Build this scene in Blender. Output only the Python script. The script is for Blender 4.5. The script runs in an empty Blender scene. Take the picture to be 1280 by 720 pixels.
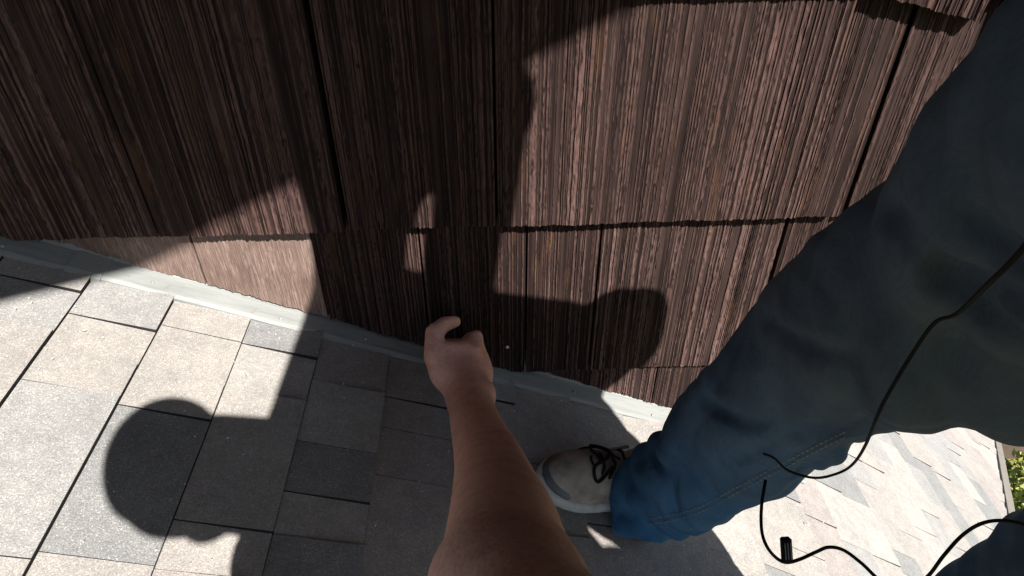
import bpy, bmesh, math, random
import numpy as np
from mathutils import Vector, Matrix

random.seed(7)
rng = np.random.default_rng(11)
scene = bpy.context.scene
col = scene.collection

# ------------------------------------------------------------------ camera
PITCH, YAW, ROLL = 0.69937, 0.04923, 0.00147
CAM = np.array([0.0, -1.02209, 1.08169])
FPX = 797.69                                   # focal length in pixels of a 1280 wide frame
cy_, sy_, cp_, sp_ = math.cos(YAW), math.sin(YAW), math.cos(PITCH), math.sin(PITCH)
FW = np.array([sy_ * cp_, cy_ * cp_, -sp_])
R0 = np.array([cy_, -sy_, 0.0])
U0 = np.cross(R0, FW)
RT = math.cos(ROLL) * R0 + math.sin(ROLL) * U0
UP = -math.sin(ROLL) * R0 + math.cos(ROLL) * U0
cd = bpy.data.cameras.new('camera')
cd.sensor_width = 36.0
cd.lens = FPX / 1280 * 36
cd.clip_start = 0.02
cd.clip_end = 500
cam = bpy.data.objects.new('camera', cd)
M = Matrix(((RT[0], UP[0], -FW[0], CAM[0]), (RT[1], UP[1], -FW[1], CAM[1]),
            (RT[2], UP[2], -FW[2], CAM[2]), (0, 0, 0, 1)))
cam.matrix_world = M
col.objects.link(cam)
scene.camera = cam

# ------------------------------------------------------------------ light
SUN = np.array([-0.765, 1.0, -1.26])           # direction the sunlight travels
SUN = SUN / np.linalg.norm(SUN)
world = bpy.data.worlds.new('World')
scene.world = world
world.use_nodes = True
wn = world.node_tree
bg = wn.nodes['Background']
sky = wn.nodes.new('ShaderNodeTexSky')
sky.sky_type = 'NISHITA'
sky.sun_disc = False
sky.sun_elevation = math.asin(-SUN[2])
sky.sun_rotation = math.atan2(-SUN[0], -SUN[1])
wn.links.new(sky.outputs[0], bg.inputs[0])
bg.inputs[1].default_value = 0.05
sl = bpy.data.lights.new('sun', 'SUN')
sl.energy = 5.0
sl.angle = math.radians(0.53)
sl.color = (1.0, 0.95, 0.88)
so = bpy.data.objects.new('sun', sl)
so.rotation_euler = Vector(SUN).to_track_quat('-Z', 'Y').to_euler()
so.location = (3, -4, 6)
col.objects.link(so)
vs = scene.view_settings
vs.view_transform = 'Standard'
vs.look = 'None'
vs.exposure = 1.63
vs.gamma = 1.0

# ------------------------------------------------------------------ helpers
S1, S2, XB = 0.41367, 0.65, 0.56               # roof pitch, lower pitch, where the pitch changes
T1, T2 = math.tan(S1), math.tan(S2)


def at(u, v, dep):
    return CAM + dep * (FW + RT * (u - 640) / FPX + UP * (360 - v) / FPX)


def roof_z(x):
    return -T1 * x if x < XB else -T1 * XB - T2 * (x - XB)


def tag(o, label=None, cat=None, group=None, kind=None):
    if label: o['label'] = label
    if cat: o['category'] = cat
    if group: o['group'] = group
    if kind: o['kind'] = kind
    return o


def link(name, me, mats, parent=None, smooth=False):
    o = bpy.data.objects.new(name, me)
    col.objects.link(o)
    for m in (mats if isinstance(mats, (list, tuple)) else [mats]):
        me.materials.append(m)
    if smooth:
        me.polygons.foreach_set('use_smooth', [True] * len(me.polygons))
    if parent: o.parent = parent
    return o


def spline(P, per=5):
    P = np.array(P, float); out = []
    for i in range(len(P) - 1):
        p0, p1, p2, p3 = P[max(i - 1, 0)], P[i], P[i + 1], P[min(i + 2, len(P) - 1)]
        for t in np.linspace(0, 1, per, endpoint=False):
            out.append(.5 * (2 * p1 + (p2 - p0) * t + (2 * p0 - 5 * p1 + 4 * p2 - p3) * t * t + (3 * p1 - p0 - 3 * p2 + p3) * t ** 3))
    return np.array(out + [P[-1]])


def mesh_np(name, v, f):
    me = bpy.data.meshes.new(name)
    me.from_pydata(np.asarray(v).tolist() if not isinstance(v, list) else v, [], np.asarray(f).tolist() if not isinstance(f, list) else f)
    me.update()
    return me


def empty(name, loc):
    o = bpy.data.objects.new(name, None)
    o.empty_display_size = 0.1
    o.location = loc
    col.objects.link(o)
    return o


def prism(name, poly, z0, z1):
    """poly: list of 3D points (bottom ring), extruded by vector fields z0/z1 callables -> mesh"""
    n = len(poly)
    v = [tuple(z0(p)) for p in poly] + [tuple(z1(p)) for p in poly]
    f = [list(range(n))[::-1], list(range(n, 2 * n))] + [[i, (i + 1) % n, n + (i + 1) % n, n + i] for i in range(n)]
    return mesh_np(name, v, f)


def box_mesh(name, lo, hi, bev=0.0):
    bm = bmesh.new()
    bmesh.ops.create_cube(bm, size=1)
    for v in bm.verts:
        v.co = Vector([lo[i] + (v.co[i] + .5) * (hi[i] - lo[i]) for i in range(3)])
    if bev:
        bmesh.ops.bevel(bm, geom=bm.edges[:], offset=bev, segments=2, affect='EDGES')
    me = bpy.data.meshes.new(name)
    bm.to_mesh(me)
    bm.free()
    return me


def tube(name, pts, rad, sides=8, sub=6):
    """smooth tube through pts (Catmull-Rom), rad scalar or list"""
    P = np.array(pts, float)
    rr = np.full(len(P), rad) if np.isscalar(rad) else np.array(rad, float)
    Q, RR = [], []
    for i in range(len(P) - 1):
        p0, p1, p2, p3 = P[max(i - 1, 0)], P[i], P[i + 1], P[min(i + 2, len(P) - 1)]
        for t in np.linspace(0, 1, sub, endpoint=False):
            Q.append(.5 * (2 * p1 + (p2 - p0) * t + (2 * p0 - 5 * p1 + 4 * p2 - p3) * t * t + (3 * p1 - p0 - 3 * p2 + p3) * t ** 3))
            RR.append(rr[i] * (1 - t) + rr[i + 1] * t)
    Q.append(P[-1]); RR.append(rr[-1])
    Q = np.array(Q)
    T = np.gradient(Q, axis=0)
    T /= np.linalg.norm(T, axis=1)[:, None] + 1e-12
    nrm = np.cross(T[0], [0.3, 0.5, 0.81]); nrm /= np.linalg.norm(nrm)
    v, f = [], []
    for i in range(len(Q)):
        nrm = nrm - T[i] * (nrm @ T[i]); nrm /= np.linalg.norm(nrm)
        b = np.cross(T[i], nrm)
        for k in range(sides):
            a = 2 * math.pi * k / sides
            v.append(tuple(Q[i] + RR[i] * (math.cos(a) * nrm + math.sin(a) * b)))
    for i in range(len(Q) - 1):
        for k in range(sides):
            k2 = (k + 1) % sides
            f.append([i * sides + k, i * sides + k2, (i + 1) * sides + k2, (i + 1) * sides + k])
    f.append(list(range(sides))[::-1])
    f.append([(len(Q) - 1) * sides + k for k in range(sides)])
    return mesh_np(name, v, f)


# --- signed distance volumes -> one continuous mesh (surface nets)
class Vol:
    def __init__(self, lo, hi, h):
        self.lo = np.array(lo, float); self.h = h
        self.n = np.ceil((np.array(hi, float) - self.lo) / h).astype(int) + 1
        self.d = np.full(self.n, 1.0, np.float32)

    def _sub(self, lo, hi):
        a = np.clip(np.floor((np.array(lo) - self.lo) / self.h).astype(int), 0, self.n)
        b = np.clip(np.ceil((np.array(hi) - self.lo) / self.h).astype(int) + 1, 0, self.n)
        sl_ = tuple(slice(a[i], b[i]) for i in range(3))
        ax = [self.lo[i] + self.h * np.arange(a[i], b[i], dtype=np.float32) for i in range(3)]
        return sl_, ax

    def cone(self, p, q, r0, r1, k=0.02, sub=False):
        p = np.array(p, float); q = np.array(q, float)
        m = max(r0, r1) + k * 2 + self.h * 3
        s, ax = self._sub(np.minimum(p, q) - m, np.maximum(p, q) + m)
        if any(len(a) == 0 for a in ax): return
        X, Y, Z = np.meshgrid(*ax, indexing='ij', sparse=True)
        ab = q - p
        L2 = float(ab @ ab) + 1e-12
        t = np.clip(((X - p[0]) * ab[0] + (Y - p[1]) * ab[1] + (Z - p[2]) * ab[2]) / L2, 0, 1)
        d = np.sqrt((X - p[0] - t * ab[0]) ** 2 + (Y - p[1] - t * ab[1]) ** 2 + (Z - p[2] - t * ab[2]) ** 2) - (r0 + (r1 - r0) * t)
        self._mix(s, d, k, sub)

    def ell(self, c, r, k=0.02, rot=None, sub=False):
        c = np.array(c, float); r = np.array(r, float)
        m = r.max() + 2 * k + self.h * 3
        s, ax = self._sub(c - m, c + m)
        if any(len(a) == 0 for a in ax): return
        X, Y, Z = np.meshgrid(*ax, indexing='ij')
        D = np.stack([X - c[0], Y - c[1], Z - c[2]], -1)
        if rot is not None: D = D @ np.array(rot, np.float32)     # columns = local axes
        k0 = np.linalg.norm(D / r, axis=-1)
        k1 = np.linalg.norm(D / (r * r), axis=-1) + 1e-9
        self._mix(s, k0 * (k0 - 1) / k1, k, sub)

    def _mix(self, s, d, k, sub):
        a = self.d[s]
        d = d.astype(np.float32)
        if sub:
            h = np.clip(.5 - .5 * (a + d) / k, 0, 1)
            self.d[s] = a + (-d - a) * h + k * h * (1 - h)
        else:
            h = np.clip(.5 + .5 * (a - d) / k, 0, 1)
            self.d[s] = a + (d - a) * h - k * h * (1 - h)

    def chain(self, pts, rads, k=0.02):
        for i in range(len(pts) - 1):
            self.cone(pts[i], pts[i + 1], rads[i], rads[i + 1], k if i == 0 else min(k, .004))

    def cut(self, p, n):
        n = np.array(n, float); n /= np.linalg.norm(n)
        X, Y, Z = np.meshgrid(*[self.lo[i] + self.h * np.arange(self.n[i]) for i in range(3)], indexing='ij', sparse=True)
        pl = (X - p[0]) * n[0] + (Y - p[1]) * n[1] + (Z - p[2]) * n[2]
        self.d = np.maximum(self.d, pl.astype(np.float32))

    def coords(self):
        return np.meshgrid(*[(self.lo[i] + self.h * np.arange(self.n[i])).astype(np.float32) for i in range(3)], indexing='ij', sparse=True)

    def mesh(self, name, smooth=1):
        d = self.d
        ins = d < 0
        c = np.zeros(tuple(self.n - 1), np.uint8)
        for dx in (0, 1):
            for dy in (0, 1):
                for dz in (0, 1):
                    c += ins[dx:self.n[0] - 1 + dx, dy:self.n[1] - 1 + dy, dz:self.n[2] - 1 + dz]
        act = (c > 0) & (c < 8)
        idx = np.argwhere(act)
        num = np.full(act.shape, -1, np.int64)
        num[act] = np.arange(len(idx))
        acc = np.zeros((len(idx), 3)); cnt = np.zeros(len(idx))
        cor = [(a, b, e) for a in (0, 1) for b in (0, 1) for e in (0, 1)]
        for c0 in cor:
            for axn in range(3):
                if c0[axn]: continue
                c1 = list(c0); c1[axn] = 1
                i0 = idx + np.array(c0); i1 = idx + np.array(c1)
                a = d[i0[:, 0], i0[:, 1], i0[:, 2]].astype(float); b = d[i1[:, 0], i1[:, 1], i1[:, 2]].astype(float)
                m = (a < 0) != (b < 0)
                t = a[m] / (a[m] - b[m])
                pt = np.array(c0, float)[None].repeat(m.sum(), 0)
                pt[:, axn] = t
                acc[m] += pt; cnt[m] += 1
        V = self.lo + self.h * (idx + acc / cnt[:, None])
        Fs = []
        for axn in range(3):
            a1, a2 = (axn + 1) % 3, (axn + 2) % 3
            s0 = [slice(None)] * 3; s1 = [slice(None)] * 3
            s0[axn] = slice(0, -1); s1[axn] = slice(1, None)
            ch = ins[tuple(s0)] != ins[tuple(s1)]
            e = np.argwhere(ch)
            e = e[(e[:, a1] > 0) & (e[:, a2] > 0) & (e[:, a1] < self.n[a1] - 1) & (e[:, a2] < self.n[a2] - 1)]
            q = []
            for o1, o2 in ((1, 1), (0, 1), (0, 0), (1, 0)):
                g = e.copy(); g[:, a1] -= o1; g[:, a2] -= o2
                q.append(num[g[:, 0], g[:, 1], g[:, 2]])
            q = np.stack(q, 1)
            fl = ins[e[:, 0], e[:, 1], e[:, 2]]
            q[~fl] = q[~fl][:, ::-1]
            Fs.append(q)
        Fs = np.concatenate(Fs)
        Fs = Fs[(Fs >= 0).all(1)]
        for _ in range(smooth):
            s = np.zeros_like(V); n = np.zeros(len(V))
            for k in range(4):
                a, b = Fs[:, k], Fs[:, (k + 1) % 4]
                np.add.at(s, a, V[b]); np.add.at(n, a, 1)
                np.add.at(s, b, V[a]); np.add.at(n, b, 1)
            V = .45 * V + .55 * s / np.maximum(n, 1)[:, None]
        me = bpy.data.meshes.new(name)
        me.vertices.add(len(V)); me.vertices.foreach_set('co', V.astype(np.float32).ravel())
        me.loops.add(len(Fs) * 4); me.loops.foreach_set('vertex_index', Fs.astype(np.int32).ravel())
        me.polygons.add(len(Fs))
        me.polygons.foreach_set('loop_start', np.arange(len(Fs), dtype=np.int32) * 4)
        me.polygons.foreach_set('loop_total', np.full(len(Fs), 4, np.int32))
        me.update(calc_edges=True); me.validate()
        return me


# ------------------------------------------------------------------ materials
class NT:
    def __init__(self, name):
        self.m = bpy.data.materials.new(name)
        self.m.use_nodes = True
        self.t = self.m.node_tree
        self.b = self.t.nodes['Principled BSDF']
        self.pos = self.t.nodes.new('ShaderNodeNewGeometry').outputs['Position']

    def n(self, typ, **kw):
        x = self.t.nodes.new(typ)
        for k, v in kw.items(): setattr(x, k, v)
        return x

    def l(self, a, b): self.t.links.new(a, b)

    def mapping(self, scale, loc=(0, 0, 0), src=None):
        m = self.n('ShaderNodeMapping')
        m.inputs['Scale'].default_value = scale
        m.inputs['Location'].default_value = loc
        self.l(src or self.pos, m.inputs['Vector'])
        return m.outputs[0]

    def noise(self, vec, scale, detail=3, rough=.55, dist=0):
        x = self.n('ShaderNodeTexNoise')
        x.inputs['Scale'].default_value = scale
        x.inputs['Detail'].default_value = detail
        x.inputs['Roughness'].default_value = rough
        x.inputs['Distortion'].default_value = dist
        self.l(vec, x.inputs['Vector'])
        return x.outputs['Fac']

    def ramp(self, fac, stops):
        x = self.n('ShaderNodeValToRGB')
        e = x.color_ramp.elements
        while len(e) < len(stops): e.new(.5)
        for i, (p, c) in enumerate(stops):
            e[i].position = p
            e[i].color = (*c, 1) if len(c) == 3 else c
        self.l(fac, x.inputs[0])
        return x.outputs[0]

    def mix(self, fac, a, b, mode='MIX'):
        x = self.n('ShaderNodeMix', data_type='RGBA', blend_type=mode)
        for sock, val in ((x.inputs[0], fac), (x.inputs[6], a), (x.inputs[7], b)):
            if hasattr(val, 'is_output'): self.l(val, sock)
            elif isinstance(val, (int, float)): sock.default_value = val
            else: sock.default_value = (*val, 1)
        return x.outputs[2]

    def bump(self, h, strength, dist, prev=None):
        x = self.n('ShaderNodeBump')
        x.inputs['Strength'].default_value = strength
        x.inputs['Distance'].default_value = dist
        self.l(h, x.inputs['Height'])
        if prev: self.l(prev, x.inputs['Normal'])
        self.l(x.outputs[0], self.b.inputs['Normal'])
        return x.outputs[0]

    def rough(self, r, spec=.3):
        self.b.inputs['Roughness'].default_value = r
        self.b.inputs['Specular IOR Level'].default_value = spec

    def color(self, c):
        s = self.b.inputs['Base Color']
        if hasattr(c, 'is_output'): self.l(c, s)
        else: s.default_value = (*c, 1)


def plain(name, c, r=.6, spec=.3, var=.15, sc=30, bump=0):
    k = NT(name)
    f = k.noise(k.pos, sc, 4)
    lo = tuple(x * (1 - var) for x in c); hi = tuple(min(1, x * (1 + var)) for x in c)
    k.color(k.ramp(f, [(.3, lo), (.7, hi)]))
    k.rough(r, spec)
    if bump: k.bump(f, .5, bump)
    return k.m


def shingle_mat(name, c, dark):
    k = NT(name)
    g1 = k.noise(k.pos, 520, 2, .6)
    g2 = k.noise(k.pos, 170, 3, .65)
    wr = k.noise(k.pos, 38, 4, .65)
    bl = k.noise(k.pos, 9, 4, .6)
    base = k.ramp(g1, [(.30, tuple(x * dark for x in c)), (.47, c), (.60, tuple(min(.9, x * 1.22) for x in c)), (.74, (.55, .53, .50))])
    base = k.mix(k.ramp(g2, [(.38, (0, 0, 0)), (.62, (.55, .55, .55))]), base, tuple(x * .78 for x in c))
    base = k.mix(.5, base, k.ramp(wr, [(.36, (.74, .74, .75)), (.58, (1, 1, 1))]), 'MULTIPLY')
    base = k.mix(.45, base, k.ramp(bl, [(.3, (.62, .62, .64)), (.7, (1, .99, .97))]), 'MULTIPLY')
    k.color(base)
    k.rough(.93, .25)
    b = k.bump(g2, .55, .0022)
    k.bump(g1, .6, .0014, b)
    return k.m


def shake_mat(name, ridge, groove, seed):
    k = NT(name)
    fine = k.noise(k.mapping((520, 30, 34), (seed, 0, 0)), 1, 4, .7)
    mid = k.noise(k.mapping((110, 10, 2.2), (seed * 2, 0, 0)), 1, 4, .6)
    blot = k.noise(k.pos, 6, 4, .6)
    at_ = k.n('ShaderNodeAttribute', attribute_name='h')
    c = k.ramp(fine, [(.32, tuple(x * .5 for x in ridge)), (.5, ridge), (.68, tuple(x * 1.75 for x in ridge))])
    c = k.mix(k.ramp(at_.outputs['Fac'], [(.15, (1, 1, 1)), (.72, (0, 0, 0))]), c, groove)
    c = k.mix(k.ramp(mid, [(.42, (0, 0, 0)), (.62, (.6, .6, .6))]), c, tuple(.55 * (a + b) for a, b in zip(ridge, groove)))
    c = k.mix(.75, c, k.ramp(blot, [(.3, (.55, .5, .47)), (.62, (1, 1, 1))]), 'MULTIPLY')
    rust = k.noise(k.mapping((26, 8, 5), (seed * 3, 2, 0)), 1, 3, .6)
    c = k.mix(k.ramp(rust, [(.60, (0, 0, 0)), (.74, (.5, .5, .5))]), c, (.078, .036, .014))
    k.color(c)
    k.rough(.88, .2)
    k.bump(fine, .45, .0015)
    return k.m


MAT_SHINGLE = [shingle_mat('asphalt_tan', (0.255, 0.24, 0.225), .6), shingle_mat('asphalt_grey', (0.23, 0.228, 0.224), .55),
               shingle_mat('asphalt_pink', (0.244, 0.22, 0.21), .6), shingle_mat('asphalt_slate', (.180, .182, .182), .55),
               shingle_mat('asphalt_cream', (0.274, 0.262, 0.246), .65)]
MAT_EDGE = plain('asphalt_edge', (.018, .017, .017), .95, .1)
MAT_DECK = plain('roof_felt', (.03, .03, .03), .95, .1)
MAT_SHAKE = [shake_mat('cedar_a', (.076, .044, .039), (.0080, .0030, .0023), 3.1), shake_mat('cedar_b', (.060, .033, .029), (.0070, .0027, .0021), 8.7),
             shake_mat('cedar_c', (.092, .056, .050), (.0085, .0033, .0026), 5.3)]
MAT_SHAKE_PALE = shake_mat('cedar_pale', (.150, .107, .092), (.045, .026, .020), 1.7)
MAT_WALLBACK = plain('wall_paper', (.012, .008, .007), .95, .1)
k = NT('flashing_paint')
f1 = k.noise(k.mapping((6, 40, 6)), 1, 5, .65); f2 = k.noise(k.pos, 60, 5, .7)
c = k.ramp(f1, [(.3, (.155, .165, .162)), (.55, (.20, .21, .205)), (.75, (.225, .23, .222))])
c = k.mix(k.ramp(f2, [(.60, (0, 0, 0)), (.74, (.7, .7, .7))]), c, (.13, .115, .10))
k.color(c); k.rough(.6, .35); k.bump(f1, .5, .004)
MAT_FLASH = k.m
MAT_FLASHNAIL = plain('galvanised', (.22, .21, .20), .5, .5)
MAT_SOFFIT = plain('soffit_paint', (.05, .036, .028), .8, .3)


def skin_mat():
    k = NT('skin')
    f = k.noise(k.pos, 13, 5, .65)
    g = k.noise(k.pos, 190, 3, .65)
    p = k.noise(k.pos, 48, 4, .6)
    c = k.ramp(f, [(.3, (.53, .25, .175)), (.52, (.66, .36, .27)), (.72, (.70, .36, .29))])
    c = k.mix(k.ramp(p, [(.52, (0, 0, 0)), (.7, (.5, .5, .5))]), c, (.50, .20, .155))
    c = k.mix(.4, c, k.ramp(g, [(.34, (.66, .58, .54)), (.6, (1, 1, 1))]), 'MULTIPLY')
    k.color(c)
    k.rough(.55, .35)
    k.b.inputs['Subsurface Weight'].default_value = .08
    k.b.inputs['Subsurface Radius'].default_value = (.01, .004, .002)
    bb = k.bump(p, .35, .004)
    k.bump(g, .4, .0015, bb)
    return k.m


def denim_mat():
    k = NT('denim')
    tw = k.n('ShaderNodeMapping')
    tw.inputs['Rotation'].default_value = (.5, .6, .8)
    tw.inputs['Scale'].default_value = (900, 90, 90)
    k.l(k.pos, tw.inputs['Vector'])
    tw = k.noise(tw.outputs[0], 1, 2, .6)
    f = k.noise(k.pos, 7, 5, .6)
    w = k.noise(k.pos, 30, 4, .6, .2)
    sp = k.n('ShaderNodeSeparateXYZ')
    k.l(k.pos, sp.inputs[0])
    leg_shade = k.n('ShaderNodeMapRange')
    leg_shade.inputs[1].default_value = -.05; leg_shade.inputs[2].default_value = .6
    k.l(sp.outputs[2], leg_shade.inputs[0])
    c = k.mix(leg_shade.outputs[0], (.048, .150, .275), (.100, .122, .142))  # shade above and sky bounce below painted in as grey-to-blue denim
    c = k.mix(.7, c, k.ramp(f, [(.3, (.5, .56, .63)), (.7, (1.0, 1.0, 1.0))]), 'MULTIPLY')
    c = k.mix(.25, c, k.ramp(tw, [(.35, (.45, .5, .58)), (.6, (1, 1, 1))]), 'MULTIPLY')
    c = k.mix(.35, c, k.ramp(w, [(.35, (.55, .6, .66)), (.62, (1, 1, 1))]), 'MULTIPLY')
    k.color(c)
    k.rough(.92, .15)
    b = k.bump(w, .55, .006)
    k.bump(tw, .25, .0008, b)
    return k.m


MAT_SKIN = skin_mat()
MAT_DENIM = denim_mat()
MAT_SHIRT = plain('shirt_cotton', (.07, .075, .085), .9, .2)
MAT_SHOE = plain('shoe_suede', (.27, .238, .20), .9, .2, .38, 26, .002)
MAT_SOLE = plain('shoe_rubber', (.42, .43, .40), .7, .3, .15, 60)
MAT_BLACK = plain('black_rubber', (.007, .007, .008), .75, .15)
MAT_HAIR = plain('hair', (.03, .02, .014), .6, .3)
MAT_CAP = plain('cap_cloth', (.04, .045, .06), .9, .2)
MAT_THREAD = plain('thread', (.20, .22, .22), .8, .2)

# ------------------------------------------------------------------ roof (structure) with shingles
# hip edge of the lower slope, in plan
EA, EB = np.array([3.288, 1.408]), np.array([2.516, 0.567])
en = np.array([-(EB - EA)[1], (EB - EA)[0]]); en /= np.linalg.norm(en)
if (np.array([0, 0]) - EA) @ en < 0: en = -en           # inside: positive


def clip(poly, p, n):
    out = []
    for i in range(len(poly)):
        a, b = np.array(poly[i]), np.array(poly[(i + 1) % len(poly)])
        da, db = (a - p) @ n, (b - p) @ n
        if da >= 0: out.append(a)
        if (da >= 0) != (db >= 0): out.append(a + (b - a) * da / (da - db))
    return out


WALL_END = 0.83
N1 = np.array([math.sin(S1), 0, math.cos(S1)]); N2 = np.array([math.sin(S2), 0, math.cos(S2)])


def rp(x, y, h):
    n = N1 if x < XB else N2
    return np.array([x, y, roof_z(x)]) + n * h


deck_v, deck_f = [], []
pl1 = [np.array(q) for q in ((-2.6, -2.6), (XB, -2.6), (XB, 2.2), (-2.6, 2.2))]
pl2 = clip([np.array(q) for q in ((XB, -2.6), (4.2, -2.6), (4.2, 2.2), (XB, 2.2))], EA, en)
for pl, n in ((pl1, N1), (pl2, N2)):
    b = len(deck_v)
    deck_v += [tuple(np.array([q[0], q[1], roof_z(q[0])]) - n * .004) for q in pl]
    deck_v += [tuple(np.array([q[0], q[1], roof_z(q[0])]) - n * .06) for q in pl]
    m = len(pl)
    deck_f += [[b + i for i in range(m)], [b + m + i for i in range(m)][::-1]]
    deck_f += [[b + i, b + m + i, b + m + (i + 1) % m, b + (i + 1) % m] for i in range(m)]
roof = link('roof', mesh_np('roof', deck_v, deck_f), MAT_DECK)
tag(roof, kind='structure')

EXPO = 0.143
U_0 = -0.8055                                           # butt line of the course counted 0


def u_to_x(u):
    ub = XB / math.cos(S1)
    return u * math.cos(S1) if u < ub else XB + (u - ub) * math.cos(S2)


n_sh = 0
for i in list(range(-3, 36)) + [-4, -5, -6]:
    if i == -4: keep = random.getstate()
    ub = U_0 + EXPO * i                                 # lower (butt) edge
    xb, xt = u_to_x(ub), u_to_x(ub - EXPO)
    if i <= 8: y0, y1 = -1.05 if i > 0 else -.85, -.052
    else: y0, y1 = -.85 + .05 * (i - 9), 0.05 + .085 * (i - 9)
    y = y0 - random.uniform(0, .12)
    while y < y1 - .02:
        wdt = random.choice((.075, .11, .15, .19, .23, .28)) * random.uniform(.9, 1.1)
        if i > 16: wdt = max(wdt, .16)
        ye = min(y + wdt, y1)
        ps = [np.array(q) for q in ((xt, y + .0006), (xb - .0015, y + .0006), (xb - .0015, ye - .0006), (xt, ye - .0006))]
        if i > 12: ps = clip(ps, EA + en * .03, en)
        if len(ps) >= 3 and not (xb > XB and y1 < -5):
            thick = random.random() < .55
            hb = .0135 if thick else .0075
            ht = .0030 if thick else .0018
            if i > 9: hb, ht = hb * .5, ht * .5
            jit = random.uniform(-.0012, .0012)

            def hh(q):
                t = (q[0] - xt) / (xb - xt)
                return ht + (hb - ht) * t + jit * t
            n = N1 if xb <= XB + .02 else N2
            base = lambda q: np.array([q[0], q[1], roof_z(q[0])])
            me = prism('shingle', ps, lambda q: base(q) - n * .002, lambda q: base(q) + n * hh(q))
            o = link('shingle', me, [random.choices(MAT_SHINGLE, (4, 3, 2, 2.2, 3))[0], MAT_EDGE], roof)
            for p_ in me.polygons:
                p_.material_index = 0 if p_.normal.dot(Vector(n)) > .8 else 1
            n_sh += 1
        y = ye
random.setstate(keep)
print('shingles', n_sh)

# drip edge trim along the hip of the lower slope
dv = []
for q in (EA + (EA - EB) * .6, EB + (EB - EA) * 1.6):
    for a, h in ((.034, .012), (-.012, .012), (-.012, -.07), (.0, -.07), (.0, .002), (.034, .002)):
        w = q + en * a
        dv.append(tuple(np.array([w[0], w[1], roof_z(w[0])]) + N2 * h))
link('drip_edge', mesh_np('drip_edge', dv, [[k, (k + 1) % 6, 6 + (k + 1) % 6, 6 + k] for k in range(6)] + [list(range(6))[::-1], list(range(6, 12))]),
     plain('drip_metal', (.13, .12, .11), .6, .3), roof)

# ------------------------------------------------------------------ wall clad in shakes
wall = empty('shake_wall', (0, .1, 0))
tag(wall, 'dark reddish brown wall of grooved wooden shakes rising from the roof', 'wall')
bv = [(-2.6, .03, 1.20), (WALL_END, .03, roof_z(WALL_END) + .0), (WALL_END, .03, 2.42), (-2.6, .03, 2.42)]
bk = bv + [(x, .16, z) for x, _, z in bv]
o = link('sheathing', mesh_np('sheathing', bk, [[0, 1, 2, 3], [7, 6, 5, 4], [0, 4, 5, 1], [1, 5, 6, 2], [2, 6, 7, 3], [3, 7, 4, 0]]), MAT_WALLBACK, wall)
o.location = (0, -.1, 0)
TRIM = 0.022                                            # shakes stop this far above the roof plane


def noise1(n, step, r):
    m = int(n / step) + 3
    g = r.random(m)
    t = np.arange(n) / step
    i = t.astype(int); f = t - i; f = f * f * (3 - 2 * f)
    return g[i] * (1 - f) + g[i + 1] * f


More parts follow.
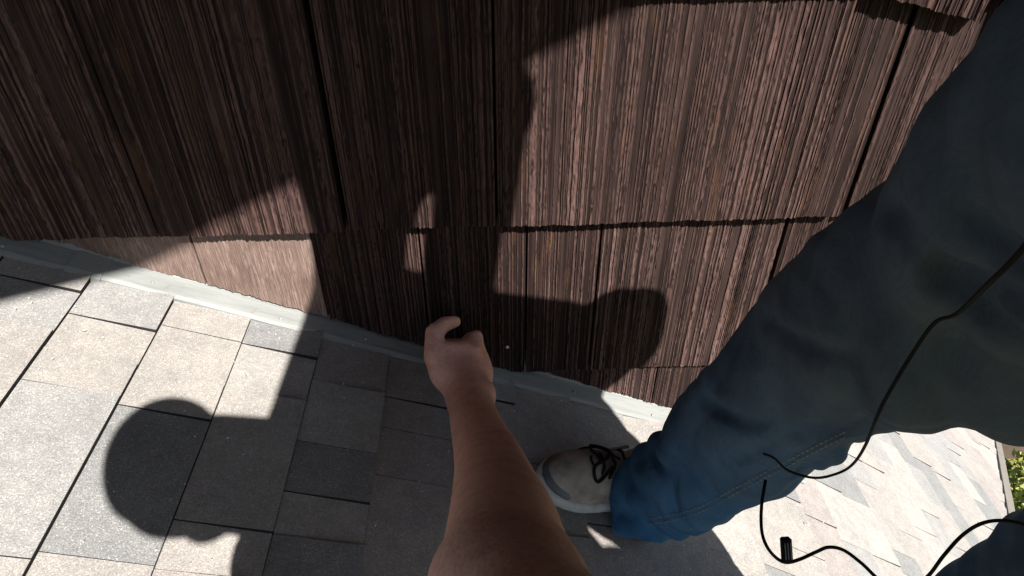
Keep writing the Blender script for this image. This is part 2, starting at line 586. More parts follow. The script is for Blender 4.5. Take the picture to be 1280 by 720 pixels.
def shake(x0, x1, zb, zt, pale=False, deep=1.0, dx=.0016, mat=None, tilt=0.0, proud=.0):
    x0 += .006 if min(abs(x0 - j) for j in (.681, .589, -.259)) < .001 else .0022
    x1 -= .004 if min(abs(x1 - j) for j in (.681, .589, -.259)) < .001 else .0022
    n = max(8, int((x1 - x0) / dx))
    rows = 70 if dx < .003 else 8
    xs = np.linspace(x0, x1, n)
    r = np.random.default_rng(int(abs(x0 * 977 + zb * 3371)) + 5)
    # combed profile across the width: irregular ridges and sharp grooves
    g = .62 * noise1(n, 1.35, r) + .30 * noise1(n, 3.1, r) + .18 * noise1(n, 17, r)
    g = (g - g.min()) / (np.ptp(g) + 1e-9)
    h = np.clip((g - .34) / .34, 0, 1) * (.50 + .50 * noise1(n, 55, r))
    for _ in range(r.integers(2, 5)):
        c = r.integers(4, n - 4); w = r.integers(2, 6)
        h[max(0, c - w):c + w] *= r.uniform(0, .35)
    if pale: h = .75 + .25 * h
    zlow = np.maximum(zb + tilt * (xs - x0), np.array([roof_z(x) for x in xs]) + TRIM + .006 * (noise1(n, 9, r) - .5))
    zlow += .0035 * (noise1(n, 30, r) - .5) + .003 * (noise1(n, 3, r) - .5)
    if np.all(zlow > zt - .02): return None
    zlow = np.minimum(zlow, zt - .01)
    T = np.linspace(0, 1, rows)
    Z = zlow[None] + (zt - zlow)[None] * T[:, None]
    brk = np.stack([.6 * noise1(rows, 1.2, r) + .4 * noise1(rows, 5, r) for _ in range(n)], 1)          # ridges break along the grain
    brk = .5 * brk + .25 * np.roll(brk, 1, 1) + .25 * np.roll(brk, -1, 1)
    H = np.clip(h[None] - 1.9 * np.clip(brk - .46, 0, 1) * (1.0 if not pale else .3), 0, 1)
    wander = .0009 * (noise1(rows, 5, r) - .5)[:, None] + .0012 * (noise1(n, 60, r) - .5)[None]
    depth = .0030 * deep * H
    zref = (Z - zb) / max(zt - zb, .01)
    face = .0310 + proud - .0275 * np.clip(zref, 0, 1)                   # proud at the butt, tucked in at the top
    Y = -(face + depth + .004 * (noise1(n, 90, r) - .5)[None])
    X = xs[None] + wander
    X[:, 0] = x0; X[:, -1] = x1
    V = np.stack([X, Y, Z], -1).reshape(-1, 3)
    back = np.stack([xs, np.full(n, .012), zlow], -1)                    # butt
    back2 = np.stack([xs, np.full(n, .012), np.full(n, zt)], -1)
    VV = np.concatenate([V, back, back2])
    f = []
    a = np.arange(rows - 1)[:, None] * n + np.arange(n - 1)[None]
    q = np.stack([a, a + 1, a + n + 1, a + n], -1).reshape(-1, 4)
    b0 = rows * n
    k = np.arange(n - 1)
    q2 = np.stack([b0 + k, b0 + k + 1, k + 1, k], -1)
    F = np.concatenate([q, q2]).tolist()
    F.append([b0] + [i * n for i in range(rows)] + [b0 + n])
    F.append([b0 + n - 1, b0 + 2 * n - 1] + [(rows - 1 - i) * n + n - 1 for i in range(rows)])
    me = mesh_np('shake', VV, F)
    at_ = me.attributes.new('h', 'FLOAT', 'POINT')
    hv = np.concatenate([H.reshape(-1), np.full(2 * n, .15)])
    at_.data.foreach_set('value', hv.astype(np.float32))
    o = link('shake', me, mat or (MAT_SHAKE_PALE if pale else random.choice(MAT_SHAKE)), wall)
    o.location = (0, -.1, 0)
    return o


# rows by the height of their butts, each with its joints along the wall
ZB = [-.40, -.002, .399, .82, 1.18, 1.48, 1.84, 2.2]
JO = [[.10, .395, .62, WALL_END],
      [-1.1, -.80, -.56, -.335, -.13, .079, .225, .589, WALL_END],
      [-1.7, -1.3, -.95, -.60, -.259, .02, .681, WALL_END],
      [-2.0, -1.5, -1.05, -.75, -.42, -.10, .22, .60, .78, WALL_END]]
for r_ in range(4, 8):
    xs = [-2.4]
    while xs[-1] < WALL_END - .5: xs.append(xs[-1] + random.uniform(.3, .5))
    JO.append(xs + [WALL_END])
for r_, (zb, jo) in enumerate(zip(ZB, JO)):
    zt = (ZB[r_ + 1] if r_ + 1 < len(ZB) else 2.42) + .012
    for a, b in zip(jo[:-1], jo[1:]):
        pale = r_ == 1 and b < -.3
        far = r_ > 3
        low = .018 if r_ == 3 and a > .58 else 0
        shake(a, b, zb - low + random.uniform(-.003, .003), zt, pale=pale, dx=.0012 if not far else .006,
              deep=1.0 if not pale else .35, proud=random.uniform(-.0015, .003),
              tilt=random.uniform(-.006, .006) - (.24 if low else 0))

# wall end board
cb = box_mesh('corner_board', (WALL_END - .002, -.045, 0), (WALL_END + .02, .16, 2.42))
for v in cb.vertices:
    if v.co.z < .1: v.co.z = roof_z(v.co.x) + .02
o = link('corner_board', cb, MAT_SHAKE[1], wall); o.location = (0, -.1, 0)

# nail heads that catch the light
for (u, v) in ((564, 186), (634, 434)):
    d = at(u, v, 1.0) - CAM
    P = CAM + d * ((-(.018 if v < 300 else .030) - CAM[1]) / d[1])
    bm = bmesh.new(); bmesh.ops.create_uvsphere(bm, u_segments=10, v_segments=6, radius=.0042)
    for vv in bm.verts: vv.co.y *= .5; vv.co += Vector(P)
    me = bpy.data.meshes.new('nail_head'); bm.to_mesh(me); bm.free()
    o = link('nail_head', me, plain('nail_zinc', (.55, .53, .50), .5, .5), wall, True); o.location = (0, -.1, 0)

# flashing strip
fx = np.linspace(-2.4, WALL_END + .02, 140)
fv, ff = [], []
wob = noise1(140, 4, rng) - .5
wob2 = noise1(140, 2, rng) - .5
prof = [(-.064, .0), (-.066, .0095), (-.058, .0125), (-.012, .0145), (-.004, .020), (.002, .06), (.006, .06), (.004, .0)]
for i, x in enumerate(fx):
    n = N1 if x < XB else N2
    for j, (yy, h) in enumerate(prof):
        w = .0035 * wob[i] if j in (1, 2) else 0
        w2 = .0016 * wob2[i] if j in (1, 2, 3) else 0
        fv.append(tuple(np.array([x, yy + w, roof_z(x)]) + n * (h + w2)))
m = len(prof)
for i in range(len(fx) - 1):
    for j in range(m):
        ff.append([i * m + j, i * m + (j + 1) % m, (i + 1) * m + (j + 1) % m, (i + 1) * m + j][::-1])
ff.append([j for j in range(m)]); ff.append([(len(fx) - 1) * m + j for j in range(m)][::-1])
fl = link('wall_flashing', mesh_np('wall_flashing', fv, ff), MAT_FLASH)
for x in (-1.35, -.78, -.02, .62):                         # laps between lengths of flashing
    n = N1 if x < XB else N2
    lv = []
    for xx_ in (x, x + .055):
        for yy, h in ((-.068, .0), (-.0685, .0115), (-.058, .0148), (-.012, .0168), (-.004, .0225), (-.002, .0225), (-.002, .0)):
            lv.append(tuple(np.array([xx_, yy, roof_z(xx_)]) + n * h))
    link('lap', mesh_np('lap', lv, [[k, (k + 1) % 7, 7 + (k + 1) % 7, 7 + k] for k in range(7)] + [list(range(7))[::-1], list(range(7, 14))]), MAT_FLASH, fl)
for i, x in enumerate(np.arange(-1.5, .85, .21)):
    x += random.uniform(-.03, .03)
    n = N1 if x < XB else N2
    bm = bmesh.new(); bmesh.ops.create_uvsphere(bm, u_segments=8, v_segments=5, radius=.0045)
    P = np.array([x, -.045 + random.uniform(-.006, .006), roof_z(x)]) + n * .0135
    for vv in bm.verts: vv.co = Vector(P) + vv.co * .8
    me = bpy.data.meshes.new('nail_head'); bm.to_mesh(me); bm.free()
    link('nail_head', me, MAT_FLASHNAIL, fl, True)
tag(fl, 'pale grey painted flashing strip sealing the shake wall to the shingles', 'flashing')

# unseen roof overhang, edge set to throw the slanting shade, stretched to cut sky light
oh = empty('shade_overhang', (0, .2, 2.42))
tag(oh, 'unseen brown roof overhang high above the shake wall, shaped to cast its slanting shade', 'overhang')
L0, L1 = np.array([.42, -1.81]), np.array([1.29, -1.28])
sl_ = (L1 - L0)[1] / (L1 - L0)[0]
ln = lambda x: L0[1] + sl_ * (x - L0[0])
pp = [(-4.5, ln(-4.5)), (3.0, ln(3.0)), (3.0, .6), (-4.5, .6)]
o = link('soffit', prism('soffit', pp, lambda q: (q[0], q[1], 2.425), lambda q: (q[0], q[1], 2.45)), MAT_SOFFIT, oh); o.location = (0, -.2, -2.42)
o = link('roof_deck', prism('roof_deck', pp, lambda q: (q[0], q[1], 2.455), lambda q: (q[0], q[1], 2.60)), MAT_SHINGLE[1], oh); o.location = (0, -.2, -2.42)

# ------------------------------------------------------------------ standing person in jeans
LEG = [((800, 628), 45, 1.27), ((853, 600), 60, 1.17), ((914, 553), 76, 1.04), ((976, 498), 92, .92), ((1052, 432), 108, .78),
       ((1158, 364), 132, .64), ((1274, 290), 166, .52), ((1410, 208), 202, .41), ((1490, 115), 245, .34)]
legp = [at(u, v, d) for (u, v), hw, d in LEG]
legr = [hw * d / FPX for _, hw, d in LEG]
print('leg', np.round(legp, 3).tolist(), np.round(legr, 3).tolist())
hipR = legp[-2]
pelvis = np.array([.64, -.76, .86])
hipL = np.array([.71, -.88, .80])
kneeL = np.array([.665, -.725, .35])
footL = np.array([.54, -.72, roof_z(.54)])
ankL = footL + np.array([.05, 0, .10])
jv = Vol((.10, -1.05, -.30), (1.0, -.15, 1.15), .0068)
ls_ = spline([[*p_, r_a] for p_, r_a in zip(legp, legr)], 4)
jv.chain(ls_[:, :3], ls_[:, 3], .004)
jv.cone(at(1165, 418, .62), at(1280, 402, .56), .096, .092, .03)
jv.cone(at(1280, 402, .56), at(1440, 390, .52), .092, .10, .03)
jv.cone(hipR - np.array([0, 0, .02]), pelvis, .105, .15, .04)
jv.cone(pelvis, hipL, .15, .145, .04)
jv.chain([hipL, kneeL, ankL + np.array([0, 0, .03])], [.148, .100, .078], .03)
jv.cone(pelvis, np.array([.81, -.76, .98]), .12, .11, .04)          # seat
# folds
X, Y, Z = jv.coords()
A0, A1 = legp[0], legp[3]
ax = (A1 - A0) / np.linalg.norm(A1 - A0)
tt = (X - A0[0]) * ax[0] + (Y - A0[1]) * ax[1] + (Z - A0[2]) * ax[2]
w1 = np.abs(np.sin(tt * 36 + 1.8 * np.sin(X * 19 + Z * 8) + 1.6 * np.sin(Y * 25 - X * 11)))
w2 = np.abs(np.sin(tt * 11 + 1.5 * np.sin(X * 9 - Y * 13 + 1.0) + X * 13 - Y * 6))
w3 = np.abs(np.sin(X * 17 + Y * 24 - Z * 15 + 1.8 * np.sin(Z * 9 + Y * 6) + .6))
w4 = np.sin(X * 47 - Y * 39 + Z * 31 + 2.0 * np.sin(Z * 21 + X * 17))
near = np.exp(-(np.maximum(tt - .03, 0) / .15) ** 2)
w5 = np.abs(np.sin(X * 41 - Y * 23 + Z * 37 + 2.5 * np.sin(X * 16 + Y * 11) + 1.5 * np.sin(Z * 19)))
jv.d -= (.016 * near * (w1 - .6) + .0125 * (1 - .5 * near) * (w2 - .6) + .0085 * (w3 - .6) + .0034 * (w5 - .6) + .0012 * w4).astype(np.float32)
# deep drawn creases on the thigh and knee
for path, r, dp in (([(1108, 258), (1125, 290), (1150, 320), (1190, 360), (1255, 412)], .012, .0), ([(1185, 335), (1232, 365), (1300, 405)], .012, .0), ([(1225, 275), (1262, 312), (1300, 338)], .010, 0), ([(960, 400), (1000, 430), (1060, 445)], .008, 0), ([(880, 500), (930, 530), (985, 530)], .009, 0),
                    ([(925, 575), (985, 545), (1050, 535)], .008, .0), ([(812, 560), (838, 600), (842, 640)], .008, 0),
                    ([(845, 570), (885, 610), (905, 640)], .008, 0), ([(1000, 590), (1060, 560), (1110, 553)], .007, 0)):
    q = []
    for (u, v) in path:
        # step along the ray to the surface
        for dd in np.arange(.35, 1.6, .004):
            P = at(u, v, dd)
            ii = np.round((P - jv.lo) / jv.h).astype(int)
            if (ii >= 0).all() and (ii < jv.n).all() and jv.d[tuple(ii)] < 0: break
        q.append(at(u, v, dd - .001))
    for a, b in zip(q[:-1], q[1:]): jv.cone(a, b, r, r, .016, True)
hem_dir = legp[0] - legp[1]; hem_dir /= np.linalg.norm(hem_dir)
jv.cut(legp[0] + hem_dir * .035, hem_dir)
jv.cut(ankL, (0, 0, -1))
person = empty('person', (.55, -.6, roof_z(.55)))
tag(person, 'person in blue jeans and pale lace-up shoes standing beside the wall', 'person')


def child(o, p):
    o.parent = p
    o.matrix_parent_inverse = Matrix.Translation(p.location).inverted()
    return o




def surf(u, v, lo=.28, hi=1.7):
    for dd in np.arange(lo, hi, .0025):
        ii = np.round((at(u, v, dd) - jv.lo) / jv.h).astype(int)
        if (ii >= 0).all() and (ii < jv.n).all() and jv.d[tuple(ii)] < 0: return dd
    return None


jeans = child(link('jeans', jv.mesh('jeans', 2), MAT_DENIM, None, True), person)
for off in (0, 7):                                         # double row of stitches along the inseam
    line = []
    for u, v in spline(((812, 655), (840, 651), (868, 643), (896, 630), (925, 614), (955, 598), (990, 580), (1025, 562), (1058, 546)), 3):
        dd = surf(u, v - off)
        if dd: line.append(at(u, v - off, dd - .0045))
    for i in range(len(line) - 1):
        for j in range(2):
            p0, p1 = line[i] + (line[i + 1] - line[i]) * (j / 2), line[i] + (line[i + 1] - line[i]) * ((j + .62) / 2)
            child(link('stitch', tube('stitch', [p0, p1], .0009, 5, 1), MAT_THREAD), jeans)
# turned-up hem: a raised band round the trouser opening
hc = legp[0] + hem_dir * .022
hu = np.cross(hem_dir, [0, 1, 0]); hu /= np.linalg.norm(hu); hw_ = np.cross(hem_dir, hu)
ring = []
for k in range(28):
    a_ = 2 * math.pi * k / 28
    dr = math.cos(a_) * hu + math.sin(a_) * hw_
    rr_ = .12
    while rr_ > .03:
        ii = np.round((hc + dr * rr_ - jv.lo) / jv.h).astype(int)
        if (ii >= 0).all() and (ii < jv.n).all() and jv.d[tuple(ii)] < 0: break
        rr_ -= .002
    ring.append(hc + dr * (rr_ + .001))
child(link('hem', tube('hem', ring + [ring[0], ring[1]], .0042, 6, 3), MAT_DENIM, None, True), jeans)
child(link('seam', tube('seam', [at(u, v, d) for u, v, d in ((838, 664, 1.085), (880, 645, 1.02), (925, 618, .965), (985, 583, .90), (1060, 540, .81))], .0011, 6), MAT_THREAD), jeans) if False else None

# torso, arms and head of the standing person (out of the picture, shaped to throw the shade)
tv = Vol((.05, -1.28, .80), (1.0, -.4, 2.0), .011)
sp = [np.array(q) for q in ((.64, -.75, .93), (.46, -.75, 1.02), (.30, -.75, 1.13), (.36, -.76, 1.43))]
tv.chain(sp, [.12, .09, .072, .078], .015)
tv.cone((.43, -.88, 1.12), (.42, -.94, 1.38), .07, .055, .02)
tv.cone((.38, -1.0, 1.13), (.43, -.88, 1.12), .10, .095, .02)  # extra bulk added to the shirt to fill gaps in its shadow
tv.cone((.39, -1.0, 1.12), (.56, -.94, 1.0), .08, .09, .02)
shR, shL = np.array([.56, -.75, 1.52]), np.array([.46, -.98, 1.44])
tv.cone((.38, -.77, 1.50), shR, .07, .072, .02); tv.cone(sp[-1], shL, .09, .065, .05)
tv.chain([shR, (.497, -.75, 1.15)], [.064, .066], .006)
tv.chain([shL, (.335, -1.185, 1.25), (.36, -1.04, 1.23)], [.066, .072, .06], .03)
shirt = child(link('shirt', tv.mesh('shirt', 2), MAT_SHIRT, None, True), person)
hv_ = Vol((-.1, -1.25, .85), (1.0, -.45, 2.05), .009)
hd = np.array([.33, -.82, 1.74])
hv_.cone((.34, -.80, 1.46), (.33, -.81, 1.62), .06, .055, .02)
hv_.ell(hd, (.098, .08, .12), .02)
hv_.ell(hd + np.array([-.03, 0, -.075]), (.065, .055, .055), .03)
hv_.cone(hd + np.array([-.09, 0, -.01]), hd + np.array([-.115, 0, -.035]), .010, .014, .01)
for s in (-1, 1): hv_.ell(hd + np.array([.01, s * .082, -.01]), (.018, .012, .032), .006)
hv_.chain([(.50, -.75, 1.2), (.492, -.75, 1.15), (.53, -.72, .98), (.55, -.70, .90)], [.06, .06, .04, .036], .02)
hv_.chain([(.33, -1.10, 1.235), (.345, -1.03, 1.225), (.335, -.95, 1.22), (.33, -.91, 1.225)], [.055, .055, .045, .046], .02)
for k in range(4):
    b0 = np.array([.565 + .012 * k - .02, -.70 - .014 * k + .02, .90]); hv_.chain([b0, b0 + np.array([-.01, 0, -.04]), b0 + np.array([-.025, 0, -.065])], [.011, .010, .009], .008)
    b0 = np.array([.305 + .016 * k, -.89, 1.225]); hv_.chain([b0, b0 + np.array([.02, .02, .03]), b0 + np.array([.045, .02, .035])], [.011, .010, .009], .008)
hv_.chain([(.545, -.70, .94), (.52, -.695, .90), (.515, -.69, .875)], [.013, .012, .010], .008)
hv_.chain([(.305, -.93, 1.22), (.285, -.90, 1.22), (.28, -.875, 1.24)], [.013, .012, .010], .008)
body = child(link('body', hv_.mesh('body', 2), MAT_SKIN, None, True), person)
hr = Vol(hd - .2, hd + .2, .008)
hr.ell(hd + np.array([.012, 0, .02]), (.10, .09, .112), .02); hr.cut(hd + np.array([-.06, 0, .02]), (-.75, 0, -.66))
child(link('hair', hr.mesh('hair', 1), MAT_HAIR, None, True), body)


# --- shoes
def shoe(loc, yaw, detail=True, person=person):
    """local frame: x toe, y side, z roof normal; loc = ball of heel on the roof"""
    low = loc[0] > XB + .05
    n = np.array(N2 if low else N1)
    e1 = np.array([-n[2], 0, n[0]])
    e3 = np.cross(n, e1)
    c, s = math.cos(yaw), math.sin(yaw)
    ex = c * e1 + s * e3; ey = -s * e1 + c * e3
    Rm = np.stack([ex, ey, n], 1)
    W = lambda q: loc + Rm @ np.array(q, float)

    def xf(me):
        m4 = Matrix([[Rm[0, 0], Rm[0, 1], Rm[0, 2], loc[0]], [Rm[1, 0], Rm[1, 1], Rm[1, 2], loc[1]], [Rm[2, 0], Rm[2, 1], Rm[2, 2], loc[2]], [0, 0, 0, 1]])
        me.transform(m4); return me
    sv = Vol((-.07, -.09, -.01), (.28, .09, .17), .0042)
    sv.ell((.185, .004, .034), (.066, .053, .046), .02)
    sv.ell((.125, .002, .045), (.085, .050, .050), .03)
    sv.ell((.02, 0, .05), (.062, .041, .062), .03)
    sv.cone((.02, 0, .06), (.015, 0, .13), .046, .044, .03)
    sv.cone((.07, 0, .07), (.03, 0, .12), .036, .040, .03)
    sv.cut((0, 0, .022), (0, 0, -1))
    X, Y, Z = sv.coords()
    sv.d += (.0016 * np.exp(-((X - .16) / .03) ** 2) * np.sin(X * 330)).astype(np.float32)
    up = child(link('shoe', xf(sv.mesh('shoe', 2)), MAT_SHOE, None, True), person)
    so_ = Vol((-.08, -.1, -.01), (.29, .1, .06), .0045)
    so_.ell((.178, .004, .018), (.084, .061, .05), .01)
    so_.ell((.10, .002, .018), (.10, .052, .05), .03)
    so_.ell((.015, 0, .018), (.074, .048, .05), .03)
    so_.cut((0, 0, .030), (0, 0, 1)); so_.cut((0, 0, .001), (0, 0, -1))
    child(link('sole', xf(so_.mesh('sole', 1)), MAT_SOLE, None, True), up)
    tc = Vol((.1, -.09, .0), (.28, .09, .1), .004)
    tc.ell((.186, .004, .030), (.0705, .0565, .036), .01); tc.cut((.205, 0, .03), (-1, 0, .25)); tc.cut((0, 0, .029), (0, 0, -1))
    child(link('toe_guard', xf(tc.mesh('toe_guard', 1)), plain('toe_rubber', (.10, .11, .11), .6, .4), None, True), up)
    if detail:
        for k in range(4):
            xk = .172 - .019 * k; zk = .082 + .0095 * k
            child(link('lace', tube('lace', [W((xk - .008, -.031, zk - .017)), W((xk, -.013, zk + .0035)), W((xk + .003, .0, zk + .007)), W((xk, .015, zk + .0035)), W((xk + .008, .033, zk - .017))], .0030, 7, 5), MAT_BLACK, None, True), up)
        child(link('lace', tube('lace', [W((.150, .0, .098)), W((.172, -.020, .095)), W((.158, -.044, .080)), W((.138, -.022, .101)), W((.148, .0, .104)), W((.176, .018, .095)), W((.166, .040, .080)), W((.140, .018, .104))], .0034, 7, 6), MAT_BLACK, None, True), up)
        child(link('lace', tube('lace', [W((.118, 0, .105)), W((.145, -.030, .093)), W((.165, -.047, .066)), W((.172, -.052, .045))], .0024, 7, 6), MAT_BLACK, None, True), up)
        for s in (-1, 1):
            child(link('eyestay', tube('eyestay', [W((.158, s * .029, .078)), W((.12, s * .034, .088)), W((.085, s * .037, .103))], .0034, 7, 6), plain('eyestay_suede', (.22, .195, .17), .85, .2), None, True), up)
        child(link('stitching', tube('stitching', [W((.160, -.050, .045)), W((.120, -.052, .052)), W((.085, -.044, .080))], .0012, 6, 6), MAT_THREAD, None, True), up)


heel = np.array([.315, -.278, 0]); heel[2] = roof_z(heel[0]) + .010
shoe(heel, .10)
hl = np.array([footL[0] + .06, footL[1], 0]); hl[2] = roof_z(hl[0]) + .01
shoe(hl, -.25, False)

# ------------------------------------------------------------------ crouching person whose bare arm reaches for the wall
p2 = empty('person', (.7, -1.3, roof_z(.7)))
tag(p2, 'person bending over, bare forearm reaching towards the foot of the wall', 'person')
HD = .02
ARM = [((588, 498), 27, 1.20), ((592, 520), 30, 1.13), ((600, 545), 35, 1.05), ((612, 580), 44, .95), ((621, 620), 56, .83), ((629, 660), 70, .71),
       ((632, 700), 81, .60), ((634, 745), 92, .52)]
ap = [at(u, v, d) for (u, v), _, d in ARM]
ar = [hw * d / FPX for _, hw, d in ARM]
print('arm', np.round(ap, 3).tolist(), np.round(ar, 3).tolist())
bvv = Vol((-.18, -1.70, -.62), (1.1, .02, 1.30), .0055)
shB = np.array([.10, -1.09, .84])
as_ = spline([[*p_, r_a] for p_, r_a in zip(ap, ar)], 5)
bvv.chain(as_[:, :3], as_[:, 3], .0025)
bvv.chain([ap[-1], shB], [ar[-1], .062], .03)
px = lambda v, d: v * d / FPX
H = lambda u, v, d=0: at(u, v, 1.265 + d)
# palm, seen from its back
bvv.cone(ap[0], H(577, 466), px(28, 1.22), px(33, 1.26), .02)
bvv.cone(H(560, 462, -.01), H(593, 462, 0), px(24, 1.26), px(22, 1.26), .02)
bvv.cone(H(556, 446, 0), H(592, 446, .01), px(18, 1.26), px(17, 1.26), .015)
for u_, v_ in ((553, 436), (566, 434), (580, 434), (594, 437)): bvv.ell(H(u_, v_, -.018), [px(7.5, 1.25)] * 3, .012)
for u_, v_ in ((553, 436), (566, 434), (580, 434), (594, 437)): bvv.cone(H(u_, v_, -.012), H(577 + (u_ - 575) * .35, 480, -.045), px(4, 1.25), px(4, 1.25), .012)
bvv.ell(H(606, 470, -.01), [px(9, 1.25)] * 3, .015)
bvv.chain([H(552, 470, -.03), H(541, 445, -.03), H(543, 416, .0), H(556, 405, .03), H(569, 402, .05)], [px(14, 1.25), px(12, 1.25), px(12, 1.26), px(10, 1.28), px(8.5, 1.29)], .008)
for (a, b, c, d_, r) in (((557, 438, .01), (561, 432, .06), (565, 440, .11), (570, 450, .10), 10.5),
                         ((571, 437, .01), (573, 433, .065), (575, 441, .115), (578, 452, .10), 10.5),
                         ((585, 434, .00), (589, 424, .055), (588, 434, .105), (587, 448, .10), 10.5),
                         ((597, 436, .00), (595, 421, .02), (594, 424, .07), (592, 440, .08), 9.5)):
    bvv.chain([H(*a), H(*b), H(*c), H(*d_)], [px(r, 1.27), px(r * .95, 1.3), px(r * .85, 1.33), px(r * .72, 1.33)], .007)
# wrist bone and tendon lines
bvv.ell(at(610, 488, 1.19), [px(7, 1.2)] * 3, .02)
# rest of the body: bent over from the hips, back level
headB = np.array([.052, -1.135, 1.135])
neckB = np.array([.18, -1.07, .99])
bvv.cone(neckB, headB + np.array([.03, .0, -.05]), .074, .066, .03)
bvv.cone(neckB + np.array([.03, .02, .05]), headB + np.array([.07, .03, .0]), .058, .056, .02)  # second neck mass, added to widen the cast shadow beside the head
backB = [(.24, -1.08, .94), (.42, -1.12, .96), (.60, -1.14, .96), (.80, -1.42, .80)]
bvv.chain(backB, [.12, .13, .125, .13], .06)
shBL = np.array([.17, -1.30, .90])
bvv.cone(backB[0], shB, .09, .055, .04); bvv.cone(backB[0], shBL, .09, .065, .05)
ftR = np.array([.84, -1.34, roof_z(.82) + .08]); ftL = np.array([.98, -1.56, roof_z(.98) + .08])
bvv.chain([(.80, -1.36, .76), (.82, -1.36, .22), ftR], [.10, .065, .045], .02)
bvv.chain([(.82, -1.46, .76), (.88, -1.52, .18), ftL], [.10, .065, .045], .02)
bvv.chain([shBL, (.06, -1.48, .62), (.14, -1.38, .40), (.16, -1.35, .32)], [.062, .05, .036, .04], .02)
for k in range(4):
    b0 = np.array([.12 + .02 * k, -1.35, .29]); bvv.chain([b0, b0 + np.array([0, .02, -.04]), b0 + np.array([0, .045, -.055])], [.012, .011, .009], .008)
bvv.chain([(.12, -1.34, .32), (.10, -1.31, .29), (.105, -1.29, .27)], [.014, .012, .010], .008)
# head looking at the wall: skull, jaw, nose, ears
fd = np.array([0, .86, -.5])
bvv.ell(headB, (.078, .095, .106), .02)
bvv.ell(headB + np.array([0, .035, -.075]), (.052, .055, .05), .03)
bvv.cone(headB + np.array([.0, .088, .0]), headB + np.array([.0, .112, -.024]), .010, .013, .008)
for s in (-1, 1):
    bvv.ell(headB + np.array([s * .082, -.01, -.015]), (.011, .02, .032), .006)
    bvv.ell(headB + np.array([s * .033, .093, .008]), (.014, .008, .008), .006, None, True)
bvv.cone(headB + np.array([-.02, .094, -.064]), headB + np.array([.02, .094, -.064]), .004, .004, .004, True)
nl = Vol(H(566, 400, .04) - .05, H(566, 400, .04) + .05, .0022)
nl.ell(H(567.5, 399.5, .045), (.0085, .004, .0075), .002)
body2 = child(link('body', bvv.mesh('body', 5), MAT_SKIN, None, True), p2)
child(link('thumbnail', nl.mesh('thumbnail', 2), plain('nail_keratin', (.48, .30, .26), .35, .5), None, True), body2)
# unseen cap worn backwards, its bill set to give the head shadow a spike
cv_ = Vol(headB - .26, headB + .26, .007)
cv_.ell(headB + np.array([0, -.002, .012]), (.086, .101, .110), .02); cv_.cut(headB + np.array([0, 0, .022]), (0, .25, -1))
cap = child(link('cap', cv_.mesh('cap', 1), MAT_CAP, None, True), p2)
bl = Vol(headB - .3, headB + .3, .006)
bl.ell(headB + np.array([.078, -.078, -.022]), (.045, .045, .014), .01, None)
child(link('cap_bill', bl.mesh('cap_bill', 1), MAT_CAP, None, True), cap)
# clothes of the crouching person
cv2 = Vol((-.1, -1.75, .4), (1.1, -.85, 1.2), .011)
cv2.chain(backB, [.132, .147, .130, .14], .06)
cv2.cone(backB[0], shB, .10, .067, .04); cv2.cone(backB[0], shBL, .10, .078, .05)
cv2.cone(shB, shB + (ap[-1] - shB) * .18, .067, .066, .03)
cv2.cone(shBL, shBL + (np.array([.06, -1.48, .62]) - shBL) * .5, .078, .072, .03)
cv2.cut(neckB + np.array([-.03, 0, .02]), headB - neckB)
child(link('shirt', cv2.mesh('shirt', 2), MAT_SHIRT, None, True), p2)
tv2 = Vol((.3, -1.85, -.75), (1.25, -.85, 1.05), .011)
tv2.chain([(.80, -1.36, .76), (.82, -1.36, .22), ftR + np.array([0, 0, .03])], [.125, .088, .075], .03)
tv2.chain([(.82, -1.46, .76), (.88, -1.52, .18), ftL + np.array([0, 0, .03])], [.125, .088, .075], .03)
tv2.cone((.81, -1.32, .81), (.81, -1.44, .81), .155, .155, .03)
tv2.cut((.70, -1.2, .9), (-.6, 0, .8))
child(link('trousers', tv2.mesh('trousers', 2), plain('work_trousers', (.06, .06, .055), .9, .2), None, True), p2)
for q, yw in ((ftR, .1), (ftL, -.1)):
    hq = np.array([q[0] + .02, q[1], roof_z(q[0] + .02) + .01])
    shoe(hq, yw, False, p2)

# ------------------------------------------------------------------ loose cables
def pth(l): return [at(u, v, d) for u, v, d in l]


cb1 = empty('cable', at(1290, 300, .42))
tag(cb1, 'thin black cable hanging across the jeans to a loose curled end', 'cable')
def over(l, gap=.010):
    """cable laid just clear of the jeans"""
    L_ = spline(l, 8)
    dd = np.array([surf(u, v) or 9. for u, v, _ in L_]) - gap
    d = np.minimum(L_[:, 2] + .25, dd)
    m_ = np.array([d[max(0, i - 7):i + 8].min() for i in range(len(d))])
    m_ = np.array([m_[max(0, i - 7):i + 8].mean() for i in range(len(d))])
    return [at(u, v, q) for (u, v, _), q in zip(L_, m_)]


child(link('cord', tube('cord', over([(1330, 225, .42), (1282, 306, .43), (1228, 362, .44), (1196, 392, .45), (1168, 404, .455), (1138, 446, .47), (1103, 506, .485), (1082, 556, .49), (1064, 582, .495),
                               (1040, 594, .50), (1015, 597, .50), (985, 588, .50), (968, 573, .50), (954, 567, .50)]), .00150, 8, 2), MAT_BLACK, None, True), cb1)
cb2 = empty('cable', at(983, 700, .5))
tag(cb2, 'thin black cable with a small rectangular plug looping over the sunlit shingles', 'cable')
child(link('cord', tube('cord', pth([(957, 600, .53), (952, 632, .52), (952, 662, .51), (958, 682, .50), (970, 697, .50), (983, 703, .50), (1000, 699, .50), (1020, 690, .50),
                               (1036, 684, .50), (1055, 688, .50), (1078, 705, .49), (1102, 727, .48), (1130, 738, .48), (1158, 722, .48), (1180, 694, .47), (1203, 669, .47),
                               (1228, 654, .46), (1256, 651, .46), (1290, 660, .46), (1340, 690, .45)]), .00135, 8, 8), MAT_BLACK, None, True), cb2)
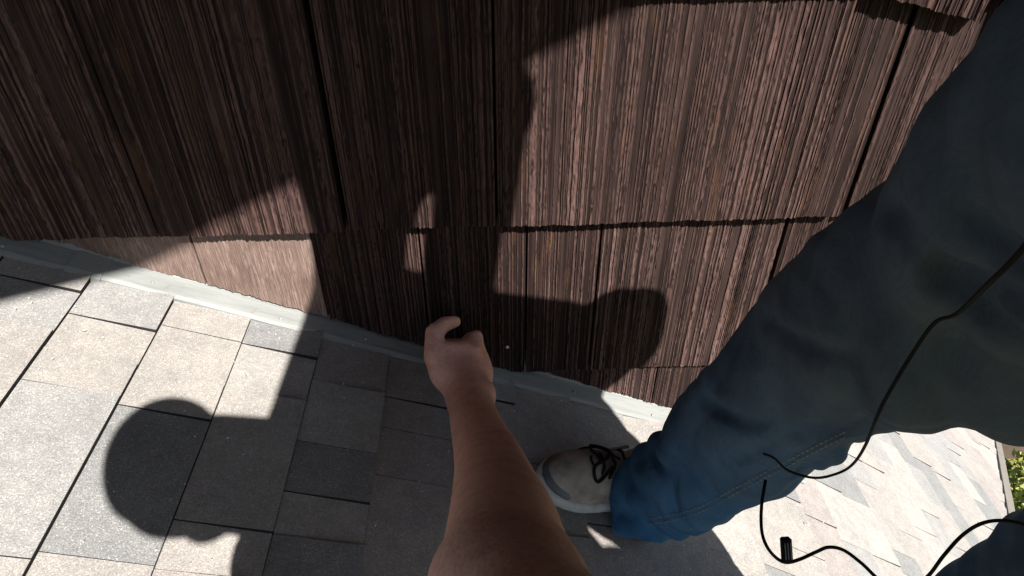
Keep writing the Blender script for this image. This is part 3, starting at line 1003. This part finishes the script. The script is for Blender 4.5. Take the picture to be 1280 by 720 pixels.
c0, c1 = at(982, 672, .498), at(984, 702, .498)
zz = (c1 - c0) / np.linalg.norm(c1 - c0)
plug_h = np.linalg.norm(c1 - c0)
yy = -FW - zz * (-FW @ zz); yy /= np.linalg.norm(yy)
xx = np.cross(yy, zz)
pm = box_mesh('plug', (-.0038, -.0030, 0), (.0038, .0030, plug_h), .0009)
m4 = Matrix([[xx[i], yy[i], zz[i], c0[i]] for i in range(3)] + [[0, 0, 0, 1]])
pm.transform(m4)
plug = child(link('plug', pm, MAT_BLACK), cb2)
for k in range(3):
    rm = box_mesh('rib', (-.0026 + .0022 * k, .0030, .003), (-.0018 + .0022 * k, .0036, plug_h - .003)); rm.transform(m4)
    child(link('rib', rm, plain('grey_plastic', (.06, .06, .065), .4, .5)), plug)

# ------------------------------------------------------------------ the yard below
GZ = -5.2


def grd(u, v):
    d = at(u, v, 1.0) - CAM
    return CAM + d * ((GZ - CAM[2]) / d[2])


k = NT('dry_grass')
f1 = k.noise(k.pos, 3.5, 6, .7); f2 = k.noise(k.pos, 45, 4, .7)
c = k.ramp(f1, [(.3, (.16, .17, .045)), (.55, (.26, .245, .085)), (.75, (.30, .275, .13))])
c = k.mix(.6, c, k.ramp(f2, [(.3, (.45, .5, .4)), (.7, (1, 1, 1))]), 'MULTIPLY')
k.color(c); k.rough(.95, .1); k.bump(f2, 1, .03)
gm = bpy.data.meshes.new('ground')
bm = bmesh.new(); bmesh.ops.create_grid(bm, x_segments=2, y_segments=2, size=200)
for v in bm.verts: v.co.z = GZ
bm.to_mesh(gm); bm.free()
tag(link('ground', gm, k.m), kind='structure')
g0 = grd(1270, 556)
sh = empty('storage_box', (g0[0], g0[1], GZ))
tag(sh, 'brown storage box with pale lid standing on the yard below the eave', 'box')
child(link('case', box_mesh('case', g0 + np.array([-.50, -.20, 0]), g0 + np.array([.6, .45, .75]), .02), plain('brown_plastic', (.075, .055, .045), .6, .3)), sh)
child(link('lid', box_mesh('lid', g0 + np.array([-.53, .46, 0]), g0 + np.array([.2, .60, .80]), .02), plain('pale_plastic', (.40, .36, .34), .5, .3)), sh)
child(link('label_plate', box_mesh('label_plate', g0 + np.array([.02, -.02, .752]), g0 + np.array([.16, .05, .757])), plain('paper', (.45, .45, .43), .7, .3)), sh)
a, b = grd(1266, 606), grd(1292, 632)
po = link('white_pipe', tube('white_pipe', [a + np.array([0, 0, .05]), .5 * (a + b) + np.array([0, 0, .06]), b + np.array([0, 0, .05])], .04, 10), plain('white_pvc', (.45, .45, .43), .4, .4), None, True)
tag(po, 'short white pipe lying on the dry grass below the roof', 'pipe')
bs = grd(1278, 634)
shrub = empty('shrub', (bs[0], bs[1], GZ))
tag(shrub, 'yellow-green leafy shrub on the yard just past the roof edge', 'shrub')
lv, lf = [], []
for i in range(900):
    d = rng.normal(size=3); d /= np.linalg.norm(d)
    P = bs + np.array([0, 0, .35]) + d * np.array([.42, .42, .34]) * rng.uniform(.35, 1.0)
    a1 = rng.normal(size=3); a1 /= np.linalg.norm(a1)
    a2 = np.cross(a1, rng.normal(size=3)); a2 /= np.linalg.norm(a2)
    l_ = rng.uniform(.035, .07)
    j = len(lv)
    lv += [tuple(P - a1 * l_), tuple(P + a2 * l_ * .45), tuple(P + a1 * l_), tuple(P - a2 * l_ * .45)]
    lf.append([j, j + 1, j + 2, j + 3])
fo = child(link('foliage', mesh_np('foliage', lv, lf), plain('leaf', (.17, .19, .04), .6, .3, .5, 9)), shrub)
fo['kind'] = 'stuff'
for k in range(4):
    a_ = k * 1.6
    child(link('stem', tube('stem', [bs, bs + np.array([.08 * math.cos(a_), .08 * math.sin(a_), .2]), bs + np.array([.2 * math.cos(a_), .2 * math.sin(a_), .5])], [.014, .010, .005], 6), plain('bark', (.06, .045, .03), .9, .2)), shrub)

# pale flecks and loose grit lying on the shingles
gv, gf = [], []
for i in range(260):
    x, y = rng.uniform(-1.0, .9), rng.uniform(-.75, -.07)
    r_ = rng.uniform(.0008, .0017) if i > 9 else rng.uniform(.002, .0033)
    c_ = rp(x, y, .0125)
    j = len(gv)
    o1 = rng.normal(size=(6, 3)) * .25
    for q, w_ in zip(((1, 0, 0), (-1, 0, 0), (0, 1, 0), (0, -1, 0), (0, 0, .8), (0, 0, -.8)), o1):
        gv.append(tuple(c_ + r_ * (np.array(q) + w_)))
    for t_ in ((0, 2, 4), (2, 1, 4), (1, 3, 4), (3, 0, 4), (2, 0, 5), (1, 2, 5), (3, 1, 5), (0, 3, 5)): gf.append([j + q for q in t_])
gr = link('grit', mesh_np('grit', gv, gf), plain('pale_grit', (.55, .53, .50), .8, .3))
tag(gr, 'loose pale grit and paint flecks scattered over the shingles', 'grit', None, 'stuff')
